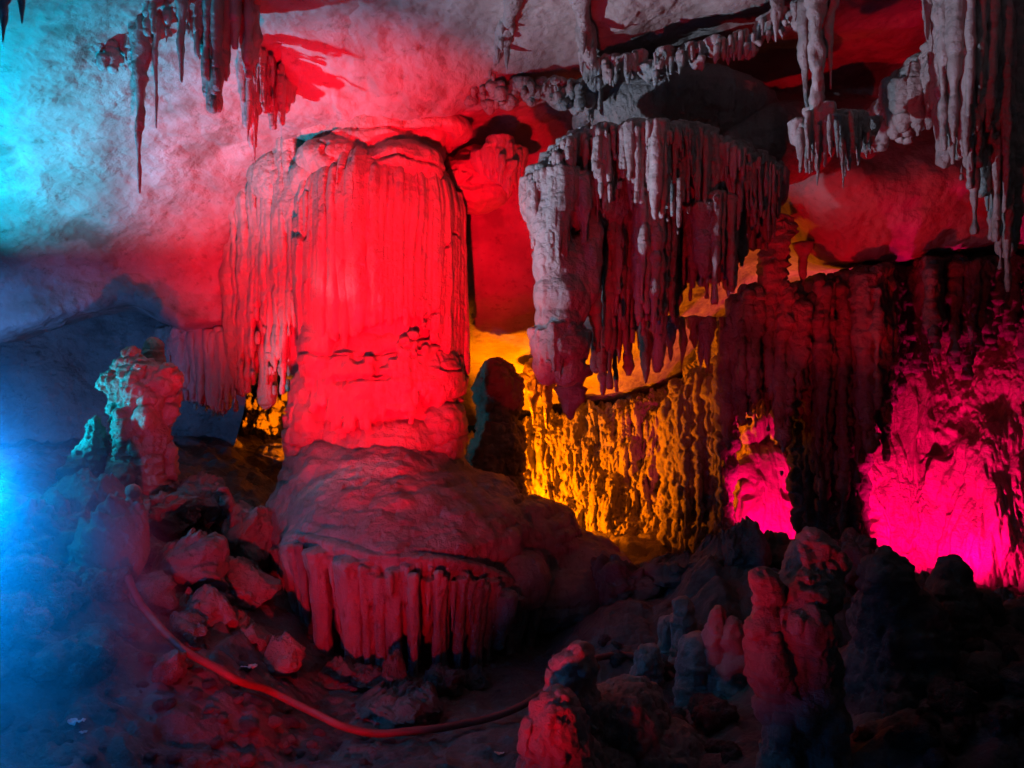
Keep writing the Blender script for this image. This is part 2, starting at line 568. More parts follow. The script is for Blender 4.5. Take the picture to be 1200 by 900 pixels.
o = sheet("amber_wall", [
    [(180, 452, 17.2), (420, 480, 16.8), (560, 510, 16.3), (620, 494, 16.2), (700, 474, 16.0), (780, 458, 15.8), (830, 430, 15.2), (870, 330, 14.2), (960, 290, 13.6)],
    [(180, 460, 16.6), (420, 486, 16.3), (560, 514, 15.8), (620, 500, 15.7), (700, 480, 15.5), (780, 464, 15.3), (830, 440, 14.8), (870, 380, 13.9), (960, 370, 13.3)],
    [(180, 560, 15.6), (420, 560, 15.4), (560, 570, 15.2), (620, 570, 15.2), (700, 560, 15.0), (780, 550, 14.7), (880, 540, 13.6), (960, 540, 13.2)],
    [(180, 640, 14.8), (420, 650, 14.6), (560, 660, 14.5), (620, 660, 14.5), (700, 650, 14.3), (780, 650, 14.0), (880, 640, 13.0), (960, 640, 12.8)],
    [(180, 740, 13.6), (420, 740, 13.6), (560, 740, 13.6), (620, 740, 13.6), (700, 740, 13.4), (780, 740, 13.2), (880, 740, 12.4), (960, 740, 12.2)],
], 900, 430, M_ROUGH, d_amber)
tag(o, kind="structure")


def d_pink(P):
    s = P * [1, 1, 0.12]
    fl = billow(s * 2.3 + 0.25 * vn(P * 0.7, 6)[:, None], 2, 0.45, 71)
    mask = 0.35 + 0.65 * sstep(-0.25, 0.35, fbm(P * 0.7, 2, 0.5, 75))
    w = 0.35 * vn(P * [1.2, 1.2, .6], 77)[:, None]
    return (0.45 * (fl - 0.3) * mask + 0.15 * (billow(P * [4.2, 4.2, 0.4] + w, 3, 0.55, 72) - .25) * (.4 + mask) + .05 * billow(P * [15, 15, 1.0], 2, 0.5, 79)
            + 0.30 * fbm(P * [0.8, 0.8, 0.5], 3, 0.5, 73) - .14 * sstep(.30, .45, fbm(P * [2.6, 2.6, 1.6], 3, .55, 78)) + 0.09 * billow(P * [6, 6, 5], 3, 0.6, 74) * (1.2 - mask))


o = sheet("pink_flowstone_wall", [
    [(790, 330, 17.0), (850, 330, 14.4), (900, 330, 13.8), (1000, 330, 13.4), (1100, 330, 13.0), (1300, 330, 11.8), (1600, 330, 10)],
    [(790, 440, 16.6), (850, 440, 14.0), (900, 440, 13.2), (960, 440, 12.6), (1100, 440, 12.4), (1200, 420, 11.6), (1600, 420, 9.8)],
    [(790, 540, 16.0), (850, 540, 13.5), (880, 540, 12.9), (925, 540, 12.9), (965, 540, 12.0), (1060, 540, 12.2), (1160, 530, 11.2), (1600, 520, 9.6)],
    [(790, 640, 15.4), (850, 640, 13.0), (880, 640, 12.5), (925, 640, 12.6), (965, 640, 11.6), (1060, 630, 11.8), (1160, 630, 10.9), (1600, 600, 9.2)],
    [(790, 760, 14.6), (850, 760, 12.3), (900, 760, 12.0), (965, 760, 11.2), (1100, 760, 11.0), (1200, 760, 10.3), (1600, 760, 8.8)],
], 860, 420, M_CALC, d_pink)
tag(o, kind="structure")


# ------------------------------------------------------------------ hanging curtains of dripstone
def curtain_parts(plan, top, bottom, count, rr, seed, core=0.55, core_r=0.12, back=0.16, depth=0.1, ragged=0.25, power=1.6, m=12, cn=None, wob=0.02, topj=0.25, dn=0.0):
    g = np.random.default_rng(seed)
    plan_f, top_f, bot_f = curve1(plan), curve1(top), curve1(bottom)
    lo, hi = plan[0][0], plan[-1][0]
    out = []

    def build(px, ln_frac, r0, yoff, tipk, knob):
        S = len(px)
        Y = plan_f(px) + yoff + dn * vn(np.stack([px / 38.0, 0 * px + seed, 0 * px], 1), seed) + .5 * dn * vn(np.stack([px / 15.0, 0 * px + seed, 0 * px], 1), seed + 1)
        t = np.linspace(0, 1, m)[None, :]
        X = (px - 600) / F * Y
        zt = CAM_Z - (top_f(px) - 450) / F * Y - topj * g.random(S) ** 2
        zb = CAM_Z - (bot_f(px) - 450) / F * Y
        zb = zt + (zb - zt) * ln_frac
        z = zt[:, None] + (zb - zt)[:, None] * t
        ph = g.uniform(0, 50, S)[:, None]
        wx = wob * np.sin(3.0 * z + ph) * t
        wy = wob * np.cos(2.3 * z + ph * 1.7) * t
        P = np.stack([X[:, None] + wx, Y[:, None] + wy, z], -1)
        prof = (1 - (1 - tipk) * t ** power)
        rad = r0[:, None] * prof * (1 + knob * vn(np.stack([z * 6 + ph, 0 * z + ph, 0 * z], -1).reshape(-1, 3), seed).reshape(z.shape))
        return tubes(P, rad)
    px = np.sort(g.uniform(lo, hi, count))
    lf = 1 - ragged * g.random(count) ** 0.6 * np.where(g.random(count) < 0.75, 1, 2.4)
    out.append(build(px, np.clip(lf, 0.12, 1), (rr[0] + (rr[1] - rr[0]) * g.random(count) ** 1.6) * np.where(g.random(count) < 0.12, 1.9, 1), g.uniform(-depth, depth, count), 0.12, 0.16))
    cn = cn or int((hi - lo) / F * plan[0][1] / (core_r * 0.8)) + 2
    px = np.linspace(lo, hi, cn)
    out.append(build(px, core * g.uniform(0.75, 1.0, cn), np.full(cn, core_r) * g.uniform(0.8, 1.2, cn), np.full(cn, back), 0.45, 0.2))
    return out


def d_drip(P):
    s = P * [1, 1, 0.45]
    return 0.018 * fbm(s * 7, 3, 0.55, 81) + 0.016 * billow(P * [20, 20, 2.5], 2, 0.5, 82) + 0.010 * billow(P * 16, 2, 0.5, 80)


def d_knob(P):
    return 0.06 * fbm(P * 2.2, 3, 0.5, 83) + 0.075 * billow(P * 5.5, 4, 0.6, 84) + 0.016 * billow(P * [20, 20, 4], 3, 0.55, 85) + .03 * billow(P * [2, 2, 9], 2, .5, 75)


# --- the great flowstone column
cc = at(447, 450, 10.0)
column = empty("flowstone_column", (cc[0], cc[1], 0.0))
tag(column, "great fluted flowstone column glowing red in the middle of the cave", "cave column", kind="thing")
CX, CY = cc[0], cc[1]


def ring_tubes(prof, n, m=14):
    """solid of elliptical rings; prof rows (z, cx, cy, rx, ry)"""
    a = np.array(prof, float)
    z = np.linspace(a[0, 0], a[-1, 0], m)
    o_ = np.argsort(a[:, 0])
    q = [np.interp(z, a[o_, 0], a[o_, k]) for k in (1, 2, 3, 4)]
    th = np.linspace(0, 2 * np.pi, n, endpoint=False)
    V = np.stack([q[0][:, None] + q[2][:, None] * np.cos(th), q[1][:, None] + q[3][:, None] * np.sin(th), np.repeat(z[:, None], n, 1)], -1).reshape(-1, 3)
    V = np.concatenate([V, [[q[0][0], q[1][0], z[0]], [q[0][-1], q[1][-1], z[-1]]]])
    Q, T = [], []
    for k_ in range(m - 1):
        for j in range(n):
            j2 = (j + 1) % n
            Q.append((k_ * n + j, (k_ + 1) * n + j, (k_ + 1) * n + j2, k_ * n + j2))
    for j in range(n):
        j2 = (j + 1) % n
        T.append((m * n, j, j2))
        T.append((m * n + 1, (m - 1) * n + j2, (m - 1) * n + j))
    return V, np.array(Q), np.array(T)


def d_cap(P):
    return 0.06 * fbm(P * 1.8, 4, 0.5, 91) + 0.06 * billow(P * [4, 4, 6], 4, 0.6, 92) - 0.08 * crack(P * [0.6, 0.6, 2.2], 0.035, 93) + .012 * billow(P * 18, 2, .5, 90)


RZ = curve1([(3.5, .90), (3.9, .98), (4.6, 1.0), (5.3, 1.0), (5.55, .97), (5.75, .88), (5.95, .7), (6.1, .48), (6.2, .2)])
cap = fuse("cap", [ring_tubes([(z_, CX, CY, float(RZ(z_)) - .01 - .06 * (z_ < 5.5), float(RZ(z_)) * .92 - .06 * (z_ < 5.5)) for z_ in (6.22, 6.1, 5.95, 5.75, 5.55, 5.3)], 48, 26),
                   ellipsoid((CX + 1.2, CY + .5, 5.8), (.5, .5, .4)), ellipsoid((CX - .45, CY - .42, 5.82), (.5, .42, .26)),
                   ellipsoid((CX + .35, CY - .5, 5.72), (.5, .42, .3)), ellipsoid((CX - .75, CY - .1, 5.6), (.4, .5, .3)), ellipsoid((CX + .1, CY - .1, 6.1), (.7, .6, .22)),
            ring_tubes([(7.5, CX + .1, CY + .2, 1.9, 1.5), (7.0, CX + .1, CY + .15, 1.5, 1.15), (6.6, CX + .08, CY + .1, 1.12, .95), (6.3, CX + .05, CY, .92, .84), (6.0, CX, CY, .8, .75), (5.7, CX, CY, .7, .65)], 48, 26),
            ellipsoid((CX - 1.25, CY + .35, 5.75), (.6, .5, .45)), ellipsoid((CX - 1.0, CY + .1, 5.3), (.35, .4, .7)), ellipsoid((CX + .6, CY - .35, 6.25), (.6, .4, .2)), ellipsoid((CX - .5, CY - .25, 6.3), (.6, .4, .22))],
           0.022, M_CALC, column, d_cap, relax=6)

# fluted front
parts = [ring_tubes([(z_, CX, CY, float(RZ(z_)) * .98, float(RZ(z_)) * .9) for z_ in (5.9, 5.75, 5.5, 4.6, 3.9, 3.5)], 48, 24)]
g = np.random.default_rng(5)
S = 66
th = np.linspace(R(160), R(380), S) + g.normal(0, 0.010, S)
m = 26
t = np.linspace(0, 1, m)[None, :]
ztop = 5.86 - g.uniform(0, .30, S) ** 1.0 - 0.2 * sstep(R(315), R(375), th)
zbot = 3.70 + g.uniform(-0.14, 0.09, S) + 0.12 * np.sin(th * 4) - .8 * sstep(R(236), R(212), th) - .75 * sstep(R(322), R(338), th)
rr0 = g.normal(0, 0.014, S) + .02 * np.sin(th * 7)
z = ztop[:, None] + (zbot - ztop)[:, None] * t
wr = RZ(np.maximum(z, 3.9)) + .022 + .05 * fbm(np.stack([z * .8, th[:, None] * 2 + 0 * z, 0 * z], -1).reshape(-1, 3), 2, .5, 12).reshape(z.shape) + rr0[:, None] + 0.02 * np.sin(2.2 * z + 3 * th[:, None])
P = np.stack([CX + np.cos(th)[:, None] * wr, CY + np.sin(th)[:, None] * wr * .92, z], -1)
rad = g.uniform(0.03, 0.058, S)[:, None] * (.6 + .4 * sstep(0, .15, t)) * np.where(t > 0.95, 0.6, 1) * (1 + .22 * vn(np.stack([z * 4, th[:, None] * 20 + 0 * z, 0 * z], -1).reshape(-1, 3), 3).reshape(z.shape))
parts.append(tubes(P, rad))
def flutes(P, k=15, seed=130):
    th_ = np.arctan2(P[:, 1] - CY, P[:, 0] - CX)
    w_ = .5 * fbm(np.stack([th_ * 2, P[:, 2] * .5, 0 * th_], 1), 2, .5, seed)
    return billow(np.stack([(th_ + .12 * w_) * k, P[:, 2] * .22, 0 * th_], 1), 2, .5, seed + 1)


def d_column(P):
    return (0.03 * fbm(P * [1.2, 1.2, .5], 3, .5, 95) + 0.075 * flutes(P) * (.5 + .5 * sstep(-.3, .2, fbm(P * 1.1, 2, .5, 131)))
            + .012 * billow(P * [22, 22, 5], 3, .55, 79) - 0.10 * crack(P * [.8, .8, .3], .012, 99))


drapery = fuse("drapery", parts, 0.015, M_CALC, column, d_column)

# lower tiers
parts = [ring_tubes([(3.8, CX, CY, .8, .7), (3.55, CX, CY, .98, .86), (3.2, CX, CY, 1.0, .9), (2.85, CX, CY, .95, .86), (2.5, CX, CY, .93, .9), (2.2, CX, CY, .98, .95),
                     (1.9, CX + .02, CY - .05, 1.08, 1.05), (1.5, CX + .1, CY - .1, 1.3, 1.2)], 48, 34),
         ellipsoid((CX - .75, CY - .25, 2.35), (.42, .55, .95)), ellipsoid((CX - .62, CY - .5, 3.3), (.3, .35, .6)),
         ellipsoid((CX + .75, CY - .35, 3.05), (.34, .45, .4)), ellipsoid((CX + .2, CY - .62, 2.25), (.62, .45, .38)),
         ellipsoid((CX + .83, CY - .35, 2.35), (.3, .45, .5))]
S = 46
th = np.linspace(R(215), R(350), S) + g.normal(0, 0.01, S)
ztop = 3.35 + g.uniform(-.2, .15, S) + .15 * np.sin(th * 5)
zbot = 2.72 + g.uniform(-.2, .2, S) - .18 * np.sin(th * 3)
m = 10
t = np.linspace(0, 1, m)[None, :]
z = ztop[:, None] + (zbot - ztop)[:, None] * t
P = np.stack([CX + np.cos(th)[:, None] * (1.0 + .06 * t), CY + np.sin(th)[:, None] * (.93 + .06 * t), z], -1)
parts.append(tubes(P, g.uniform(.035, .06, S)[:, None] * (1.1 - .5 * t ** 3)))
tier = fuse("lower_tier", parts, 0.02, M_CALC, column,
            lambda P: (0.06 * fbm(P * [2, 2, 3], 4, .5, 97) + 0.06 * billow(P * [4, 4, 6], 4, .6, 98) + .06 * flutes(P, 13, 140) * sstep(-.15, .2, fbm(P * [1, 1, 1.6], 2, .5, 141))
                       - .07 * crack(P * [.55, .55, 2.4], .03, 94) + .014 * billow(P * [18, 18, 8], 3, .55, 77)))

# base mound: a spread of flowstone
parts = [ring_tubes([(2.2, CX, CY - .2, .95, .85), (1.95, CX + .05, CY - .35, 1.08, 1.1), (1.75, CX + .15, CY - .45, 1.2, 1.35), (1.5, CX + .35, CY - .5, 1.42, 1.6), (1.3, CX + .45, CY - .55, 1.52, 1.76),
                     (1.05, CX + .5, CY - .55, 1.42, 1.62), (.6, CX + .5, CY - .5, 1.24, 1.38), (-.3, CX + .5, CY - .4, 1.3, 1.4)], 56, 40),
         ellipsoid((CX - .78, CY - .9, 1.25), (.38, .55, .6)), ellipsoid((CX - .2, CY - 1.5, 1.25), (.6, .5, .3)),
         ellipsoid((CX + .9, CY - .3, 1.35), (1.0, 1.0, .55)), ellipsoid((CX + 1.5, CY - .2, .95), (1.1, 1.1, .62)), ellipsoid((CX + 2.2, CY - .1, .45), (1.1, 1.1, .6)), ellipsoid((CX + 2.9, CY - .1, .1), (1.0, 1.0, .5)),
         ellipsoid((CX + 1.75, CY - 1.15, .75), (.42, .5, .34))]
base = fuse("base_mound", parts, 0.026, M_DRIP, column,
            lambda P: 0.11 * fbm(P * 1.3, 4, .5, 101) + 0.07 * billow(P * 3.4, 4, .58, 102) + .07 * billow(P * [1.6, 1.6, 7], 3, .5, 104) + .014 * fbm(P * 18, 3, .55, 103), relax=30)

# skirt of drip curtains under the mound's lip
parts = []
S = 120
th = np.sort(g.uniform(R(186), R(338), S))
lip = 1.2 + .06 * np.sin(th * 5) - .55 * sstep(R(268), R(335), th) + g.uniform(-.08, .06, S)
zb = np.where(g.random(S) < .3, -0.1, g.uniform(-.05, .8, S))
m = 14
t = np.linspace(0, 1, m)[None, :]
z = lip[:, None] + (zb - lip)[:, None] * t
rx = 1.57 * (1.0 - .09 * t ** .8) + g.normal(0, .06, S)[:, None]
ry = 1.82 * (1.0 - .09 * t ** .8) + g.normal(0, .06, S)[:, None]
P = np.stack([CX + .5 + np.cos(th)[:, None] * rx, CY - .55 + np.sin(th)[:, None] * ry, z], -1)
rad = (g.uniform(.022, .06, S) * np.where(g.random(S) < .16, 2.3, 1))[:, None] * (1.15 - .45 * t) * (1 + .2 * vn(np.stack([z * 4, th[:, None] * 30 + 0 * z, 0 * z], -1).reshape(-1, 3), 8).reshape(z.shape))
parts.append(tubes(P, rad))
th = np.linspace(R(186), R(338), 70)
lip = 1.33 + .06 * np.sin(th * 5) - .55 * sstep(R(268), R(335), th)
P = np.stack([CX + .5 + np.cos(th)[:, None] * 1.5 + 0 * t, CY - .55 + np.sin(th)[:, None] * 1.74 + 0 * t, lip[:, None] - .16 * t], -1)
parts.append(tubes(P, .10 * (1 - .5 * t) + 0 * th[:, None]))
S = 110
th = g.uniform(R(186), R(338), S)
lip = 1.20 + .06 * np.sin(th * 5) - .55 * sstep(R(268), R(335), th) + g.uniform(-.12, .06, S)
P = np.stack([CX + .5 + np.cos(th)[:, None] * (1.58 + g.normal(0, .04, S)[:, None] - .03 * t), CY - .55 + np.sin(th)[:, None] * (1.84 + g.normal(0, .04, S)[:, None] - .03 * t), lip[:, None] - g.uniform(.12, .55, S)[:, None] * t], -1)
parts.append(tubes(P, g.uniform(.014, .036, S)[:, None] * (1.1 - .9 * t ** 1.3)))
skirt = fuse("skirt", parts, 0.015, M_DRIP, column, d_drip)

# --- drapery on the left flank of the column and under the ledge
o = fuse("flowstone_drapery", curtain_parts([(276, 10.9), (310, 10.3), (352, 9.9)], [(276, 150), (300, 128), (352, 150)],
         [(276, 480), (300, 470), (318, 530), (330, 480), (352, 470)], 130, (.02, .075), 21, core=.9, core_r=.2, back=.2, depth=.2, ragged=.4, topj=.6), 0.017, M_CALC, None, lambda P: d_drip(P) + .07 * billow(P * [4, 4, 2], 3, .55, 116))
tag(o, "ragged red drapery clinging to the left flank of the great column", "flowstone drapery")
o = fuse("flowstone_drapery", curtain_parts([(196, 11.7), (240, 11.5), (292, 11.3)], [(196, 384), (240, 386), (292, 380)],
         [(196, 455), (230, 490), (260, 505), (280, 480), (292, 440)], 110, (.018, .07), 22, core=.9, core_r=.16, back=.16, depth=.1, ragged=.3, topj=.1), 0.018, M_CALC, None, lambda P: d_drip(P) + .05 * billow(P * [4, 4, 2], 3, .55, 117))
tag(o, "dusky purple drapery hanging from the ledge behind the cyan-lit stalagmite", "flowstone drapery")
o = fuse("flowstone_lobe", curtain_parts([(566, 9.7), (590, 9.5), (616, 9.8)], [(566, 172), (590, 160), (616, 178)],
         [(566, 205), (595, 240), (616, 212)], 26, (.025, .045), 23, core=.75, core_r=.16, back=.15, depth=.08, ragged=.3), 0.016, M_CALC, None, d_drip)
tag(o, "small pale fringed lobe high between the red column and the hanging curtain", "flowstone lobe")

# --- the great hanging curtain
cur = empty("stalactite_curtain", tuple(at(750, 160, 8.2)))
tag(cur, "broad grey stalactite curtain hanging right of the red column above the amber light", "stalactite curtain")
TOP = [(622, 208), (640, 180), (662, 160), (700, 146), (760, 141), (820, 149), (880, 174), (915, 192)]
PLAN = [(622, 8.15), (655, 7.9), (700, 7.7), (760, 7.65), (830, 7.9), (915, 8.5)]
hood = [ellipsoid(at(770, 208, 8.4), (1.1, .55, .48)), ellipsoid(at(690, 225, 8.2), (.6, .38, .5)), ellipsoid(at(850, 222, 8.65), (.7, .42, .42)), ellipsoid(at(800, 130, 9.3), (1.2, .7, .5)),
        ellipsoid(at(655, 240, 8.1), (.30, .32, .55)), ellipsoid(at(900, 170, 9.3), (.8, .6, .5))]
fine = curtain_parts([(x_, y_ - .12) for x_, y_ in PLAN], [(x_, y_ + 4) for x_, y_ in TOP], [(622, 300), (660, 250), (700, 236), (760, 235), (820, 240), (880, 262), (915, 262)], 300, (.006, .017), 131,
                     core=.3, core_r=.05, back=.1, depth=.1, ragged=.7, power=1.2, topj=.12, dn=.22)
fuse("drapery", hood + fine + curtain_parts(PLAN, TOP, [(622, 320), (640, 360), (665, 330), (690, 300), (720, 265), (760, 280), (800, 280), (850, 300), (915, 290)], 330, (.009, .032), 31,
     core=.42, core_r=.11, back=.2, depth=.13, ragged=.6, power=1.3, topj=.16, dn=.22), 0.011, M_DRIP, cur, lambda P: d_drip(P) + .05 * fbm(P * [2, 2, 1], 3, .5, 89))
fuse("fringe", curtain_parts([(685, 8.15), (760, 8.0), (830, 8.2), (900, 8.7)], [(685, 225), (760, 215), (830, 220), (900, 230)],
     [(685, 420), (705, 480), (735, 455), (752, 395), (768, 460), (790, 380), (812, 350), (830, 380), (850, 372), (870, 325), (900, 300)], 170, (.014, .075), 32,
     core=.78, core_r=.11, back=.25, depth=.28, ragged=.4, power=1.4, dn=.25), 0.016, M_DRIP, cur, lambda P: d_drip(P) + .06 * billow(P * [6, 6, 4], 3, .5, 86))
lobe = []
for (px, py, r, rz) in ((646, 260, .20, .55), (652, 310, .24, .42), (656, 345, .28, .28), (654, 375, .24, .26), (655, 404, .31, .25), (664, 428, .2, .2), (640, 428, .14, .2), (676, 330, .15, .5), (692, 300, .13, .5)):
    lobe.append(ellipsoid(at(px, py, 7.85), (r, r, rz)))
lobe += curtain_parts([(630, 7.75), (650, 7.6), (680, 7.75)], [(630, 385), (650, 375), (680, 385)], [(630, 430), (655, 452), (680, 445)], 20, (.03, .065), 33, core=.75, core_r=.1, back=.12, depth=.05, ragged=.2, topj=.05)
lobe += curtain_parts([(626, 7.8), (650, 7.6), (690, 7.7)], [(626, 215), (650, 190), (690, 200)], [(626, 300), (650, 330), (690, 310)], 44, (.012, .04), 34, core=.6, core_r=.1, back=.1, depth=.04, ragged=.4)
fuse("lobe", lobe, 0.015, M_DRIP, cur, lambda P: .06 * fbm(P * [3, 3, 2], 4, .5, 87) + .018 * billow(P * [9, 9, 4], 2, .5, 88))

# --- dark masses hanging before the pink wall
o = fuse("stalactite_cluster", curtain_parts([(848, 10.9), (900, 10.6), (965, 10.5)], [(848, 385), (870, 345), (900, 335), (965, 335)],
         [(848, 560), (870, 520), (892, 500), (905, 540), (920, 590), (935, 520), (950, 500), (965, 560)], 160, (.012, .08), 41, core=.72, core_r=.13, back=.35, depth=.3, ragged=.45, topj=.5, dn=.35),
         0.024, M_ROUGH, None, lambda P: .17 * (billow(P * [3.5, 3.5, 2.6], 4, .62, 111) - .25) + .07 * billow(P * [10, 10, 6], 3, .5, 118) + .02 * fbm(P * 12, 2, .5, 112))
tag(o, "dark jagged stalactite cluster between the amber wall and the bright pink flowstone", "stalactite cluster")
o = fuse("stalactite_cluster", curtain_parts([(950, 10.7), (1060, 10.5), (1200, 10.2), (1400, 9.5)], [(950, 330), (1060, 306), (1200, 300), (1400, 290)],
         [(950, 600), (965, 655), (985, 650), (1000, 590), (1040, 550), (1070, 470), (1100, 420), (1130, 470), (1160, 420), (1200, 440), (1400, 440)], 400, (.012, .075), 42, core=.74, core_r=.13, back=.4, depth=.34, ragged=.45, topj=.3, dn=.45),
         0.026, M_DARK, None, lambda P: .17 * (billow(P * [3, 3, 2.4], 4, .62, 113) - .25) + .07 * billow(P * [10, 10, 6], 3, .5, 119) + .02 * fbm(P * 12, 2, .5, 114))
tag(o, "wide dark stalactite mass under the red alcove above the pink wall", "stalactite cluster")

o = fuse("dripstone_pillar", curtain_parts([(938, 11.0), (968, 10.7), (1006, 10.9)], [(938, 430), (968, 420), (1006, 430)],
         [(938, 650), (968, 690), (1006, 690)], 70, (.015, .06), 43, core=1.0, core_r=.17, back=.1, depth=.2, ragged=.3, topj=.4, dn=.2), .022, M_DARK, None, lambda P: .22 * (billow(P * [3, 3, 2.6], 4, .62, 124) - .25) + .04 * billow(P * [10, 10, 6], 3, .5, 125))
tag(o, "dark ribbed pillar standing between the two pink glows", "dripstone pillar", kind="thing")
o = fuse("dripstone_pillar", curtain_parts([(786, 12.6), (815, 12.2), (850, 11.8)], [(786, 470), (815, 440), (850, 420)],
         [(786, 690), (815, 690), (850, 690)], 80, (.015, .07), 44, core=1.0, core_r=.17, back=.12, depth=.25, ragged=.5, topj=.6, dn=.35), .024, M_ROUGH, None, lambda P: .26 * (billow(P * [3, 3, 2.4], 4, .62, 126) - .25) + .05 * billow(P * [10, 10, 5], 3, .5, 127))
tag(o, "dim ribbed pillar at the right end of the amber wall", "dripstone pillar", kind="thing")

# --- upper right hanging formations
o = fuse("stalactite_cluster", curtain_parts([(1100, 6.9), (1130, 6.6), (1182, 6.9)], [(1100, -60), (1130, -60), (1182, -60)],
         [(1100, 190), (1112, 290), (1130, 330), (1150, 300), (1182, 400)], 54, (.025, .06), 51, core=.8, core_r=.11, back=.16, depth=.12, ragged=.55),
         0.015, M_DRIP, None, lambda P: d_drip(P) + .05 * billow(P * [6, 6, 3.5], 3, .5, 115))
tag(o, "massive pale grey stalactite column descending at the upper right", "stalactite cluster")
o = fuse("ceiling_drapery", curtain_parts([(1018, 8.2), (1050, 7.8), (1112, 7.2)], [(1018, 150), (1050, 95), (1112, 40)],
         [(1018, 178), (1050, 172), (1080, 165), (1112, 158)], 46, (.022, .045), 52, core=.8, core_r=.14, back=.1, depth=.14, ragged=.3), 0.015, M_DRIP, None, d_knob)
tag(o, "slanting grey drapery with short teeth left of the massive pale stalactite column", "flowstone drapery")
o = fuse("ceiling_drapery", curtain_parts([(698, 8.6), (760, 8.3), (850, 8.0), (935, 7.7)], [(698, 70), (760, 60), (850, 44), (935, 0)],
         [(698, 112), (740, 102), (770, 112), (800, 92), (850, 82), (890, 70), (935, 40)], 90, (.014, .032), 53, core=.45, core_r=.09, back=.1, depth=.1, ragged=.5), 0.013, M_DRIP, None, d_drip)
tag(o, "grey fringe of short stalactites along the ceiling ledge above the hanging curtain", "stalactite fringe")
o = fuse("stalactite_cluster", curtain_parts([(934, 7.0), (975, 6.8), (1022, 7.3)], [(934, 135), (960, 120), (990, 128), (1022, 140)],
         [(934, 205), (955, 238), (975, 215), (985, 225), (1003, 205), (1022, 190)], 34, (.016, .034), 54, core=.45, core_r=.09, back=.1, depth=.1, ragged=.45), 0.013, M_DRIP, None, d_drip)
tag(o, "pale stalactite cluster with thin points hanging over the red alcove", "stalactite cluster")

# ceiling ribs
for (pts, lab) in (([(606, -20, 7.6), (596, 25, 8.2), (584, 62, 8.7), (568, 92, 9.1), (556, 105, 9.3)], "curved pale rib on the ceiling above the red column, left one of a pair"),
                   ([(676, -20, 7.5), (684, 30, 8.1), (690, 70, 8.5), (694, 108, 8.8), (680, 150, 9.4)], "bluish pale rib on the ceiling beside the stalactite fringe, right one of a pair")):
    a = np.array([at(*q) for q in pts])
    tt = np.linspace(0, 1, len(pts))
    Pth = pchip(tt, a, np.linspace(0, 1, 70))
    prt = [ellipsoid(p + [0, 0, .05], (.085 + .025 * math.sin(k * .31), .1, .11), 0, 12, 8) for k, p in enumerate(Pth)]
    g2 = np.random.default_rng(len(lab))
    idx = g2.integers(20, 70, 22)
    pp = Pth[idx] + np.stack([g2.normal(0, .05, 22), g2.normal(0, .05, 22), 0 * idx], 1)
    ln = g2.uniform(.08, .32, 22)
    tq = np.linspace(0, 1, 7)[None, :]
    prt.append(tubes(np.stack([pp[:, :1] + 0 * tq, pp[:, 1:2] + 0 * tq, pp[:, 2:] - ln[:, None] * tq], -1), .03 * (1.1 - tq ** 1.3) + 0 * ln[:, None]))
    o = fuse("ceiling_rib", prt, .014, M_DRIP, None, d_drip)
    tag(o, lab, "ceiling rib")


# --- single stalactites
def stalactite(px, py0, py1, Y, w, label, mat=None, lean=0.0, group=None, seed=None):
    sd = int(px * 7 + py1) if seed is None else seed
    g = np.random.default_rng(sd)
    a, b = at(px, py0, Y), at(px + lean, py1, Y)
    m, n = max(14, int(abs(py1 - py0) / 3)), 14
    t = np.linspace(0, 1, m)
    w = w * 1.3
    L = np.linalg.norm(b - a)
    r = w / F * Y / 2 * (1.0 - .9 * t ** 1.25)
    zz = t * L
    r = r * (1 + .28 * vn(np.stack([zz * 5 + sd, 0 * t, 0 * t], 1), sd) + .22 * np.abs(vn(np.stack([zz * 14 + sd, 0 * t, 0 * t], 1), sd + 1)))
    c = a + (b - a) * t[:, None] + np.stack([.012 * vn(np.stack([zz * 2.5, 0 * t, 0 * t + sd], 1), 5), .012 * vn(np.stack([zz * 2.5, 0 * t + sd, 0 * t], 1), 6), 0 * t], 1) * np.minimum(1, w / 10)
    V, Q, T = tubes(c[None], r[None], n)
    nrm = V.copy()
    nrm[:m * n] -= np.repeat(c, n, 0)
    ln = np.linalg.norm(nrm[:m * n], axis=1, keepdims=True) + 1e-9
    V[:m * n] += nrm[:m * n] / ln * (np.repeat(r, n)[:, None] * (.9 * fbm(V[:m * n] * [12, 12, 5], 3, .55, sd))[:, None])
    o = link("stalactite", mesh_np("stalactite", V, Q, T), mat or M_DRIP)
    return tag(o, label, "stalactite", group)


LEFTG = "stalactites on the vault at the upper left"
stalactite(163, -30, 226, 7.4, 17, "longest cyan stalactite on the left vault, a red streak down its right side", group=LEFTG)
stalactite(183, -30, 150, 7.4, 9, "thin cyan and red stalactite right beside the longest cyan one", group=LEFTG)
stalactite(213, -30, 96, 7.2, 12, "small stalactite over the pale red notch on the left vault", group=LEFTG)
stalactite(296, 40, 150, 8.6, 14, "slim red stalactite just above the ragged red drapery", group=LEFTG)
stalactite(4, -40, 50, 6.0, 14, "dark stalactite cut by the left edge at the top corner", group=LEFTG)
stalactite(26, -40, 28, 6.0, 8, "small dark stalactite near the top left corner", group=LEFTG)
o = fuse("stalactite_cluster", curtain_parts([(222, 7.5), (250, 7.3), (292, 7.6)], [(222, -40), (250, -40), (292, -40)],
         [(222, 60), (232, 118), (240, 100), (249, 215), (258, 205), (266, 110), (275, 70), (284, 60), (292, 110)], 60, (.01, .04), 55, core=.7, core_r=.09, back=.08, depth=.14, ragged=.5), .013, M_DRIP, None,
         lambda P: d_drip(P) + .05 * billow(P * [6, 6, 3.5], 3, .5, 56))
tag(o, "ragged dark red stalactite cluster tapering to one long point left of the column", "stalactite cluster")
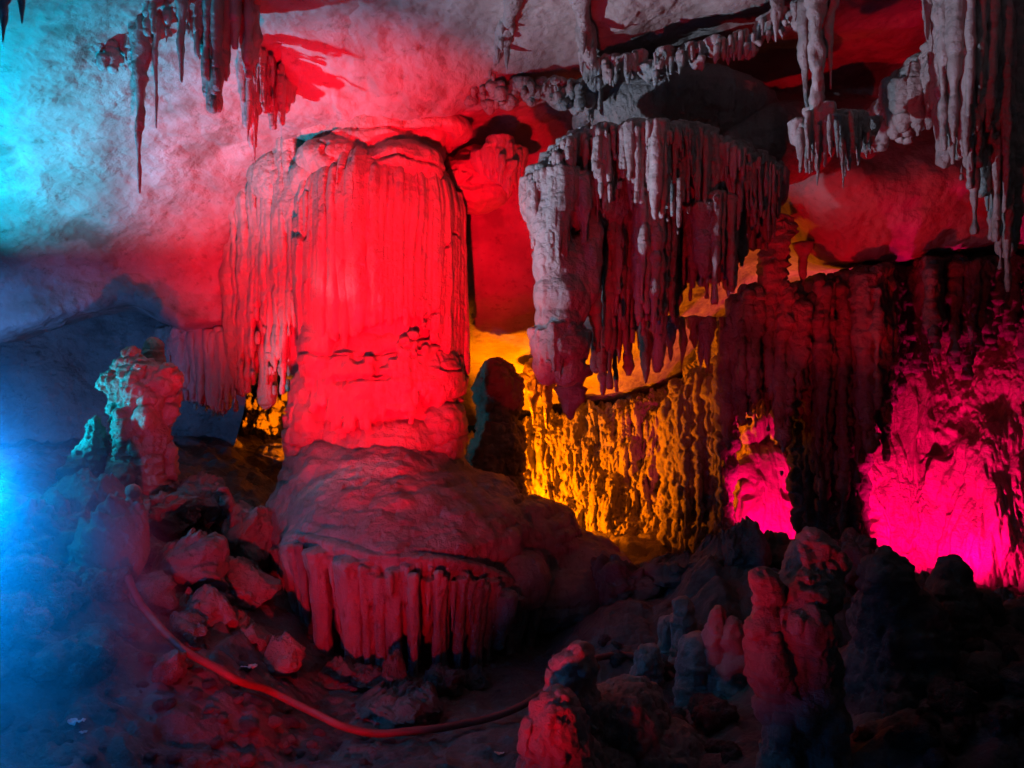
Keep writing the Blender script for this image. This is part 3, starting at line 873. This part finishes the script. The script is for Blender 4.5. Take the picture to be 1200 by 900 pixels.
o = fuse("stalactite_cluster", curtain_parts([(98, 7.5), (125, 7.6), (160, 7.7)], [(98, 40), (125, 45), (160, 30)],
         [(98, 82), (125, 88), (160, 95)], 34, (.01, .03), 57, core=.5, core_r=.08, back=.05, depth=.14, ragged=.6), .014, M_DRIP, None, d_knob)
tag(o, "low crust of stubby cyan stalactites on the vault left of the longest one", "stalactite cluster")
o = fuse("stalactite_cluster", curtain_parts([(168, 7.45), (195, 7.4), (222, 7.5)], [(168, -40), (195, -40), (222, -40)],
         [(168, 40), (176, 90), (186, 30), (196, 70), (206, 24), (214, 98), (222, 50)], 60, (.007, .026), 59, core=.5, core_r=.07, back=.1, depth=.16, ragged=.6, dn=.1), .012, M_DRIP, None, d_knob)
tag(o, "short uneven drips between the longest cyan stalactite and the ragged dark red cluster", "stalactite cluster")
o = fuse("stalactite_cluster", curtain_parts([(285, 8.3), (310, 8.5), (340, 8.6)], [(285, 40), (310, 60), (340, 84)],
         [(285, 150), (296, 230), (310, 150), (322, 190), (340, 140)], 50, (.008, .03), 62, core=.7, core_r=.08, back=.1, depth=.16, ragged=.6, dn=.12), .013, M_DRIP, None, d_drip)
tag(o, "thin red drips on the vault directly above the left flank of the column", "stalactite cluster")
o = fuse("ceiling_drapery", curtain_parts([(548, 9.15), (600, 9.0), (690, 8.8)], [(548, 104), (600, 98), (690, 96)],
         [(548, 118), (575, 132), (600, 112), (640, 118), (690, 150)], 70, (.009, .026), 58, core=.5, core_r=.09, back=.05, depth=.12, ragged=.6), .013, M_DRIP, None, d_knob)
tag(o, "pale crusty fringe at the feet of the two ceiling ribs", "stalactite fringe")
RG = "long stalactites at the upper right"
stalactite(944, -60, 145, 7.4, 17, "knobbly pale grey stalactite, leftmost of the long ones at upper right", group=RG)
stalactite(956, -60, 195, 6.9, 20, "long grey-blue stalactite running down into the pale cluster", group=RG)
stalactite(974, -60, 104, 6.9, 13, "thin tapering stalactite beside the long grey-blue one", group=RG)
stalactite(910, -60, 48, 7.4, 20, "short pale stalactite at the end of the ceiling fringe", group=RG)
stalactite(1088, -60, 46, 6.9, 14, "short grey stalactite over the slanting drapery", group=RG)
stalactite(905, 255, 412, 10.3, 32, "single dark stalactite with blunt tip hanging before the red hollow", M_ROUGH)
stalactite(941, 285, 335, 10.5, 12, "tiny dark stalactite right of the single blunt one", M_ROUGH)
AG = "stalactites against the amber light"
stalactite(757, 320, 448, 8.9, 26, "black pointed stalactite seen against the glowing amber ceiling", group=AG)
stalactite(669, 430, 490, 9.6, 34, "dark shaggy stalactite below the swollen lobe of the curtain", group=AG)
stalactite(625, 425, 497, 13.5, 14, "thin left finger of amber stalactite below the curtain's lobe", M_CALC, group=AG)
stalactite(640, 425, 502, 13.5, 14, "thin right finger of amber stalactite below the curtain's lobe", M_CALC, group=AG)
o = fuse("flowstone_lobe", curtain_parts([(615, 13.7), (632, 13.4), (652, 13.7)], [(615, 428), (632, 420), (652, 428)], [(615, 455), (632, 475), (652, 460)], 18, (.04, .08), 61, core=.9, core_r=.2, back=.15, depth=.1), .025, M_CALC, None, d_drip)
tag(o, "orange lobe with two thin fingers hanging in the amber chamber", "flowstone lobe")
MG = "small stalactites along the amber chamber's roof"
g3 = np.random.default_rng(71)
for k in range(14):
    px = 690 + k * 12 + g3.uniform(-4, 4)
    stalactite(px, 372, 402 + g3.uniform(0, 36), 10.5 + g3.uniform(-.4, .4), g3.uniform(7, 14), "small black stalactite in the row fringing the amber chamber's roof", group=MG, seed=k)


# ------------------------------------------------------------------ stalagmites
def knobs(path, n, seed, spread=.6, size=(.35, .6)):
    """pile of lumps along a path of (x,y,z,r)"""
    g = np.random.default_rng(seed)
    a = np.array(path, float)
    tt = np.linspace(0, 1, len(a))
    out = []
    for t in np.linspace(0, 1, 22):
        q = np.array([np.interp(t, tt, a[:, k]) for k in range(4)])
        out.append(ellipsoid(q[:3], (q[3] * .85, q[3] * .85, q[3] * .9), 0, 12, 8))
    for _ in range(n):
        q = np.array([np.interp(g.random(), tt, a[:, k]) for k in range(4)])
        t = g.random()
        q = np.array([np.interp(t, tt, a[:, k]) for k in range(4)])
        an = g.uniform(0, 2 * np.pi)
        s = q[3] * g.uniform(*size)
        out.append(ellipsoid(q[:3] + [math.cos(an) * q[3] * spread, math.sin(an) * q[3] * spread, 0], (s, s, s * g.uniform(.7, 1.7)), 0, 10, 7))
    return out


def d_stal(P):
    return (0.09 * fbm(P * [2.6, 2.6, 1.8], 4, 0.55, 150) + 0.10 * (billow(P * [6, 6, 3.5], 4, 0.62, 151) - .2) + .05 * billow(P * [3, 3, 10], 2, .5, 152)
            + 0.035 * billow(P * [12, 12, 9], 3, 0.6, 154) + 0.022 * billow(P * [24, 24, 5], 3, 0.55, 153))


def stalagmite(path, n, seed, label, voxel=.016, mat=None, size=(.3, .55), spread=.5, disp=None, extra=()):
    disp = disp or d_stal
    o = fuse("stalagmite", knobs(path, n, seed, spread, size) + list(extra), voxel, mat or M_DRIP, None, disp)
    return tag(o, label, "stalagmite")


def P4(px, py, Y, rpx):
    return tuple(at(px, py, Y)) + (rpx / F * Y,)


def d_crust(P):
    return .08 * fbm(P * 2, 3, .5, 120) + .12 * (billow(P * 7, 3, .6, 121) - .15) + .03 * billow(P * 17, 2, .5, 122)


stalagmite([P4(150, 438, 8.6, 21), P4(163, 452, 8.6, 34), P4(168, 480, 8.6, 37), P4(166, 520, 8.6, 35), P4(160, 570, 8.6, 42), P4(150, 640, 8.6, 60)], 60, 81,
           "crusty stalagmite lit cyan on its left and red on its right", .016, M_CALC, (.25, .4), .7, d_crust,
           extra=[ellipsoid(at(153, 420, 8.6), (.09, .09, .1)), ellipsoid(at(151, 432, 8.6), (.13, .13, .12)), ellipsoid(at(190, 446, 8.55), (.2, .2, .16)), ellipsoid(at(130, 448, 8.5), (.12, .12, .14))])
stalagmite([P4(114, 494, 8.4, 8), P4(112, 520, 8.4, 13), P4(100, 560, 8.4, 26), P4(90, 640, 8.4, 40)], 22, 82, "low knobbly stalagmite with bright cyan head left of the crusty one", .016, M_CALC, disp=d_crust)
stalagmite([P4(181, 407, 9.6, 4), P4(181, 425, 9.6, 6), P4(183, 470, 9.6, 12)], 4, 83, "tiny red finger stalagmite standing behind the crusty one", .012, M_CALC)
stalagmite([P4(156, 578, 7.4, 4.5), P4(156, 592, 7.4, 5), P4(158, 640, 7.4, 8)], 2, 84, "tiny pink stub stalagmite on the rocks below the crusty one", .012, M_CALC)
stalagmite([P4(582, 440, 12.6, 22), P4(582, 480, 12.6, 26), P4(578, 540, 12.6, 26), P4(570, 600, 12.6, 40), P4(570, 660, 12.6, 50)], 60, 85,
           "rough dark pillar with red front standing in the amber chamber behind the column", .022, M_ROUGH, (.35, .7), .7, lambda P: .16 * (billow(P * 3, 4, .62, 160) - .2) + .05 * billow(P * 12, 2, .5, 161))
# near right
stalagmite([P4(958, 652, 5.2, 26), P4(948, 690, 5.1, 32), P4(936, 730, 5.0, 34), P4(946, 790, 5.0, 36), P4(958, 850, 5.0, 36), P4(962, 960, 5.0, 42)], 60, 86,
           "tall lumpy stalagmite rising at the lower right, its left side red", .013, M_DRIP, (.25, .5), .55,
           extra=knobs([P4(893, 680, 5.0, 11), P4(899, 720, 5.0, 14), P4(908, 770, 4.95, 17), P4(914, 830, 5.0, 22), P4(925, 960, 5, 30)], 22, 87))
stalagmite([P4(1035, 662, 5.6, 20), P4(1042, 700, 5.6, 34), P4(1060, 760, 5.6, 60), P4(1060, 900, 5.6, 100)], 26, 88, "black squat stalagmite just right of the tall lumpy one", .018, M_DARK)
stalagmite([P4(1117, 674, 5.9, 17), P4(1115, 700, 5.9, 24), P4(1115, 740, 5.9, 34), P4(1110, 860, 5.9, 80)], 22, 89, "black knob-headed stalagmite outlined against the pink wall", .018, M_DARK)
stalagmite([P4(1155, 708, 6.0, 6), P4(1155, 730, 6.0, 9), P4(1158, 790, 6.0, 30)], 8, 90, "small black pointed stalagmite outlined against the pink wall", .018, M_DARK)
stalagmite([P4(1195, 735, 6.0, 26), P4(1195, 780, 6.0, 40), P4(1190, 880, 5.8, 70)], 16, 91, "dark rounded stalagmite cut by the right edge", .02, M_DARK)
# near centre
stalagmite([P4(672, 778, 5.7, 22), P4(668, 800, 5.7, 24), P4(672, 850, 5.7, 34), P4(690, 930, 5.7, 70)], 16, 92, "stubby stalagmite with flat grey top in front of the hose", .014, M_DRIP, (.35, .55), .6,
           extra=[ellipsoid(at(725, 850, 5.9), (.34, .35, .28)), ellipsoid(at(770, 900, 5.8), (.4, .4, .3))])
stalagmite([P4(655, 848, 5.2, 33), P4(655, 870, 5.2, 38), P4(660, 960, 5.2, 48)], 14, 93, "broad stump stalagmite with red side at the bottom edge", .014, M_DRIP, (.4, .6), .55)
MGR = "slim stalagmites in the dark behind the tall lumpy one"
for k, (px, py, Y, r) in enumerate(((842, 718, 6.6, 9), (862, 735, 6.5, 12), (800, 712, 7.4, 10), (760, 770, 7.2, 14), (815, 760, 6.7, 12), (785, 735, 7.6, 10))):
    stalagmite([P4(px, py, Y, r), P4(px, py + 25, Y, r * 1.2), P4(px + 3, py + 70, Y, r * 1.7), P4(px + 5, py + 130, Y, r * 2.6)], 10, 100 + k,
               ["slim pale stalagmite nearest the tall lumpy one's left side, highest of its row", "blunt stalagmite close against the tall lumpy one", "dim red stalagmite in the dark below the amber wall",
                "short fat stalagmite where the hose ends", "middle dim stalagmite of the row left of the tall lumpy one", "far dim stalagmite behind the hose end"][k], .016, M_DRIP)["group"] = MGR

# ------------------------------------------------------------------ boulders
def boulder(c, r, seed, label, mat=None, voxel=.022, group="boulders on the left bank"):
    g = np.random.default_rng(seed)
    c = np.asarray(c, float)
    r = np.asarray(r, float)
    V, Q, T = ellipsoid((0, 0, 0), (1, 1, 1), 0, 110, 70)
    n = g.normal(0, 1, (15, 3))
    n /= np.linalg.norm(n, axis=1, keepdims=True)
    d = g.uniform(.82, 1.2, 15)
    r = r * (.8 if group.startswith('boulders') and c[0] > -3.6 else 1.0)
    k = V @ n.T
    rad = np.min(np.where(k > .05, d[None] / np.maximum(k, .05), 9), axis=1)
    V = V * np.minimum(rad, 1.25)[:, None]
    W = V * r
    ca, sa = math.cos(seed), math.sin(seed)
    W = W @ np.array([[ca, sa, 0], [-sa, ca, 0], [0, 0, 1]]) + c
    U = V / np.linalg.norm(V, axis=1, keepdims=True)
    q = r.mean() / .35
    W = W + U * (q * (.18 * fbm(W * 2.6 / q, 4, .6, seed) + .26 * (billow(W * 4.5 / q, 4, .6, seed + 1) - .2)) + .010 * fbm(W * 22, 2, .5, seed + 2))[:, None]
    o = link("boulder", mesh_np("boulder", W, Q, T), mat or M_ROUGH)
    return tag(o, label, "boulder", group)


def on_ground(px, py, r, sink=.3):
    p = ground_hit(px, py)
    return p + np.array([0, 0, r * (1 - sink)])


for k, (px, py, Y, rx, ry, rz, lab) in enumerate((
    (45, 660, 7.2, .55, .5, .42, "large crumbly boulder lit cyan at the left edge"),
    (25, 720, 6.6, .35, .4, .3, "crumbly cyan boulder below the large one at the left edge"),
    (105, 610, 7.6, .4, .5, .3, "blue-shadowed boulder beneath the low knobbly stalagmite"),
    (128, 650, 7.0, .3, .3, .36, "pinkish upright boulder directly above the hose's upper end"),
    (105, 690, 6.8, .24, .3, .22, "purple boulder left of the hose's upper end"),
    (225, 665, 7.6, .42, .4, .34, "big purple boulder right of the hose's upper end"),
    (240, 730, 7.1, .4, .35, .26, "low purple boulder lying under the hose bend"),
    (282, 690, 7.9, .36, .35, .3, "red-tinted boulder beside the column's foot"),
    (240, 585, 8.8, .36, .35, .26, "angular red-topped boulder in front of the dark opening"),
    (205, 600, 8.4, .22, .25, .2, "small red boulder left of the angular one"),
    (300, 625, 8.8, .4, .35, .34, "dark boulder wedged against the column's left base"),
    (290, 755, 7.3, .3, .3, .24, "dim boulder between the column's skirt and the hose"),
    (330, 770, 7.2, .26, .26, .22, "dim rock at the left foot of the skirt"),
    (72, 738, 6.3, .11, .11, .1, "little purple rock alone in the blue haze"),
)):
    boulder(at(px, py, Y), (rx, ry, rz), 200 + 5 * k, lab)
FG = "blocks at the foot of the skirt"
for k, (px, py, rx, rz, lab) in enumerate(((462, 815, .17, .2, "leaning grey block at the foot of the skirt"), (430, 808, .2, .12, "flat block at the foot of the skirt"),
                                        (520, 812, .16, .14, "rounded block right of the leaning one"), (560, 808, .13, .12, "small block near the skirt's right end"),
                                        (475, 838, .42, .12, "long low mud hump in front of the skirt"), (400, 800, .2, .16, "dark block under the skirt's left half"))):
    boulder(on_ground(px, py, rz, .5), (rx, rx * .8, rz), 300 + k, lab, M_DARK, .018, FG)

RG2 = "dark rocks along the ridge before the pink wall"
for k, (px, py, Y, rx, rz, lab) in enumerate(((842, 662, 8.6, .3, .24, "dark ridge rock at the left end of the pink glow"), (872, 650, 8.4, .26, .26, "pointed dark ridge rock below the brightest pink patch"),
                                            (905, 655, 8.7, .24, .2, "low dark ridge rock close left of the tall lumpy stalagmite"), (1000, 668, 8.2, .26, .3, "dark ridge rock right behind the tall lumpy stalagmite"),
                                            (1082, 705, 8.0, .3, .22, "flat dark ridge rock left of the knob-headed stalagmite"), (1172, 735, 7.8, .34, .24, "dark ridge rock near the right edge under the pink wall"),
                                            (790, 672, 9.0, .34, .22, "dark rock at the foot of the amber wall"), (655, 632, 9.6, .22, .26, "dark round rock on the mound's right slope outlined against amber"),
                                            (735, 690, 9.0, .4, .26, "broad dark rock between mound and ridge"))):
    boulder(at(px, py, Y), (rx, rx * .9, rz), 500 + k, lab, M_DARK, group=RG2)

BG = "rough rocks in the rubble slope on the left"
rk = []
for k in range(7):
    V, Q, T = ellipsoid((0, 0, 0), (1, .85, .7), 0, 44, 28)
    V = V * (1 + .5 * fbm(V * 1.4, 4, .55, 440 + k) + .5 * (billow(V * 2.2, 4, .6, 450 + k) - .2))[:, None]
    rk.append(mesh_np("rock", V, Q, T))
    rk[-1].materials.append(M_ROUGH)
g5 = np.random.default_rng(19)
for k in range(150):
    px, py = g5.uniform(-40, 345), g5.uniform(600, 800)
    if py > 640 + (345 - px) * 1.1: continue
    p = ground_hit(px, py)
    s = .07 + .17 * g5.random() ** 2
    o = bpy.data.objects.new("rock", rk[k % 7])
    COL.objects.link(o)
    o.location = p + np.array([0, 0, s * .3])
    o.scale = (s, s * g5.uniform(.7, 1.2), s * g5.uniform(.7, 1.1))
    o.rotation_euler = (g5.uniform(-.5, .5), g5.uniform(-.5, .5), g5.uniform(0, 6.3))
    tag(o, "rough middling rock lying in the rubble slope left of the column", "rock", BG)

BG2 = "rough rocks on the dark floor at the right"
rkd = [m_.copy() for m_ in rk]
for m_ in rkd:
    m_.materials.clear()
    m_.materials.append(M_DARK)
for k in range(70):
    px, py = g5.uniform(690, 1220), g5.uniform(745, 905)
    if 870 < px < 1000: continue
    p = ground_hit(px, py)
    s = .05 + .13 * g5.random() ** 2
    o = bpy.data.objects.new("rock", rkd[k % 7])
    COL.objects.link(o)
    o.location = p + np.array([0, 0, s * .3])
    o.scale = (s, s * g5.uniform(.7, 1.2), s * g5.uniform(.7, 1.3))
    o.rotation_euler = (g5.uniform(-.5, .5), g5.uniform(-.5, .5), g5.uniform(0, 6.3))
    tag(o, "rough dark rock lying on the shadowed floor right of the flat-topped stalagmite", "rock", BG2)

# loose stones
SG = "loose stones on the cave floor"
g4 = np.random.default_rng(9)
protos = []
for k in range(6):
    V, Q, T = ellipsoid((0, 0, 0), (1, .8, .6), 0, 14, 9)
    V = V * (1 + .35 * fbm(V * 1.6, 3, .5, 400 + k) + .25 * billow(V * 3, 2, .5, 410 + k))[:, None]
    protos.append(mesh_np("stone", V, Q, T))
    protos[-1].materials.append(M_DARK if k % 3 else M_ROUGH)
for k in range(190):
    px, py = g4.uniform(0, 900), g4.uniform(770, 905)
    if k % 3 == 0: px, py = g4.uniform(220, 460), g4.uniform(790, 900)
    if 600 < px < 720: continue
    p = ground_hit(px, py)
    s = g4.uniform(.02, .055) * (1.6 if g4.random() < .12 else 1)
    o = bpy.data.objects.new("stone", protos[k % 6])
    COL.objects.link(o)
    o.location = p + np.array([0, 0, s * .35])
    o.scale = (s, s * g4.uniform(.7, 1.2), s * g4.uniform(.7, 1.1))
    o.rotation_euler = (g4.uniform(-.3, .3), g4.uniform(-.3, .3), g4.uniform(0, 6.3))
    tag(o, "small loose stone lying on the muddy cave floor", "stone", SG)

# ------------------------------------------------------------------ hose
pts = [(149, 674), (156, 692), (170, 715), (190, 738), (225, 768), (270, 793), (320, 811), (370, 836), (410, 854), (445, 860), (500, 855), (560, 845), (610, 828), (640, 808)]
dp = curve1([(149, 6.5), (225, 6.5), (320, 6.55), (410, 6.3), (500, 6.35), (610, 6.7), (640, 6.9)])
H = [at(px, py, min(dp(px), ground_hit(px, py)[1] - .22)) for px, py in pts]
H += [at(672, 785, 7.2), at(700, 771, 7.4), at(730, 767, 7.5), at(757, 773, 7.4), at(776, 781, 7.3), at(790, 795, 7.2)]
H = np.array(H)
kn = np.concatenate([[0], np.cumsum(np.linalg.norm(np.diff(H, axis=0), axis=1))])
HP = pchip(kn, H, np.linspace(0, kn[-1], 260))
for _ in range(12):
    HP[1:-1] = .25 * HP[:-2] + .5 * HP[1:-1] + .25 * HP[2:]
tg = np.gradient(HP, axis=0)
tg /= np.linalg.norm(tg, axis=1, keepdims=True)
sd_ = np.cross(tg, [0, 0, 1.0])
sd_ /= np.linalg.norm(sd_, axis=1, keepdims=True)
up_ = np.cross(sd_, tg)
an = np.linspace(0, 2 * np.pi, 14, endpoint=False)
HV = (HP[:, None] + .032 * (np.cos(an)[None, :, None] * sd_[:, None] + np.sin(an)[None, :, None] * up_[:, None])).reshape(-1, 3)
HQ = [(k * 14 + j, (k + 1) * 14 + j, (k + 1) * 14 + (j + 1) % 14, k * 14 + (j + 1) % 14) for k in range(259) for j in range(14)]
hose = link("hose", mesh_np("hose", HV, HQ), plain_mat("red rubber hose", (.22, .055, .05), .5))
tag(hose, "long red rubber hose sagging across the cave floor in front of the column", "hose")

# scraps of litter
M_SCRAP = plain_mat("white scrap", (.78, .77, .74), .5)


def scrap(px, py, w, h, lab, seed, up=.03):
    p = ground_hit(px, py)
    g = np.random.default_rng(seed)
    u, v = np.meshgrid(np.linspace(-.5, .5, 14), np.linspace(-.5, .5, 9))
    q = np.stack([u * w, v * h, 0 * u], -1).reshape(-1, 3)
    q[:, 2] = .25 * h * vn(q * 6 / w + seed, seed) + .5 * np.abs(q[:, 0]) * .4
    top = q + p + [0, 0, up]
    bot = top - [0, 0, .004]
    n = len(q)
    k = np.arange(8 * 13)
    i = (k // 13) * 14 + k % 13
    Q1 = np.stack([i, i + 1, i + 15, i + 14], 1)
    V = np.concatenate([top, bot])
    o = link("scrap", mesh_np("scrap", V, np.concatenate([Q1, Q1[:, ::-1] + n])), M_SCRAP)
    return tag(o, lab, "litter")


scrap(291, 792, .14, .08, "crumpled white scrap caught beside the hose", 1, .08)
scrap(90, 852, .10, .06, "pale pinkish scrap on the blue-lit ground at lower left", 2)
scrap(97, 864, .06, .03, "thin white scrap just below the pale pinkish one", 3)
scrap(585, 887, .08, .03, "small light scrap near the bottom middle of the floor", 4)

# ------------------------------------------------------------------ stage mist drifting round the blue lamp
V, Q, T = ellipsoid((0, 0, 0), (1, 1, 1), 0, 40, 24)
hm = bpy.data.materials.new("blue-lit mist")
hm.use_nodes = True
ht = hm.node_tree
ht.nodes.remove(ht.nodes["Principled BSDF"])
pv = ht.nodes.new("ShaderNodeVolumePrincipled")
pv.inputs["Color"].default_value = (.9, .94, 1, 1)
tc = ht.nodes.new("ShaderNodeTexCoord")
gr = ht.nodes.new("ShaderNodeTexGradient")
gr.gradient_type = 'SPHERICAL'
ht.links.new(tc.outputs["Object"], gr.inputs[0])
mu = ht.nodes.new("ShaderNodeMath")
mu.operation = 'MULTIPLY'
mu.inputs[1].default_value = 0.29
ht.links.new(gr.outputs["Fac"], mu.inputs[0])
ht.links.new(mu.outputs[0], pv.inputs["Density"])
ht.links.new(pv.outputs[0], ht.nodes["Material Output"].inputs["Volume"])
mist = link("mist", mesh_np("mist", V, Q, T), hm)
mist.location = (-4.8, 4.3, 1.6)
mist.scale = (2.9, 1.8, 2.2)
tag(mist, kind="stuff")
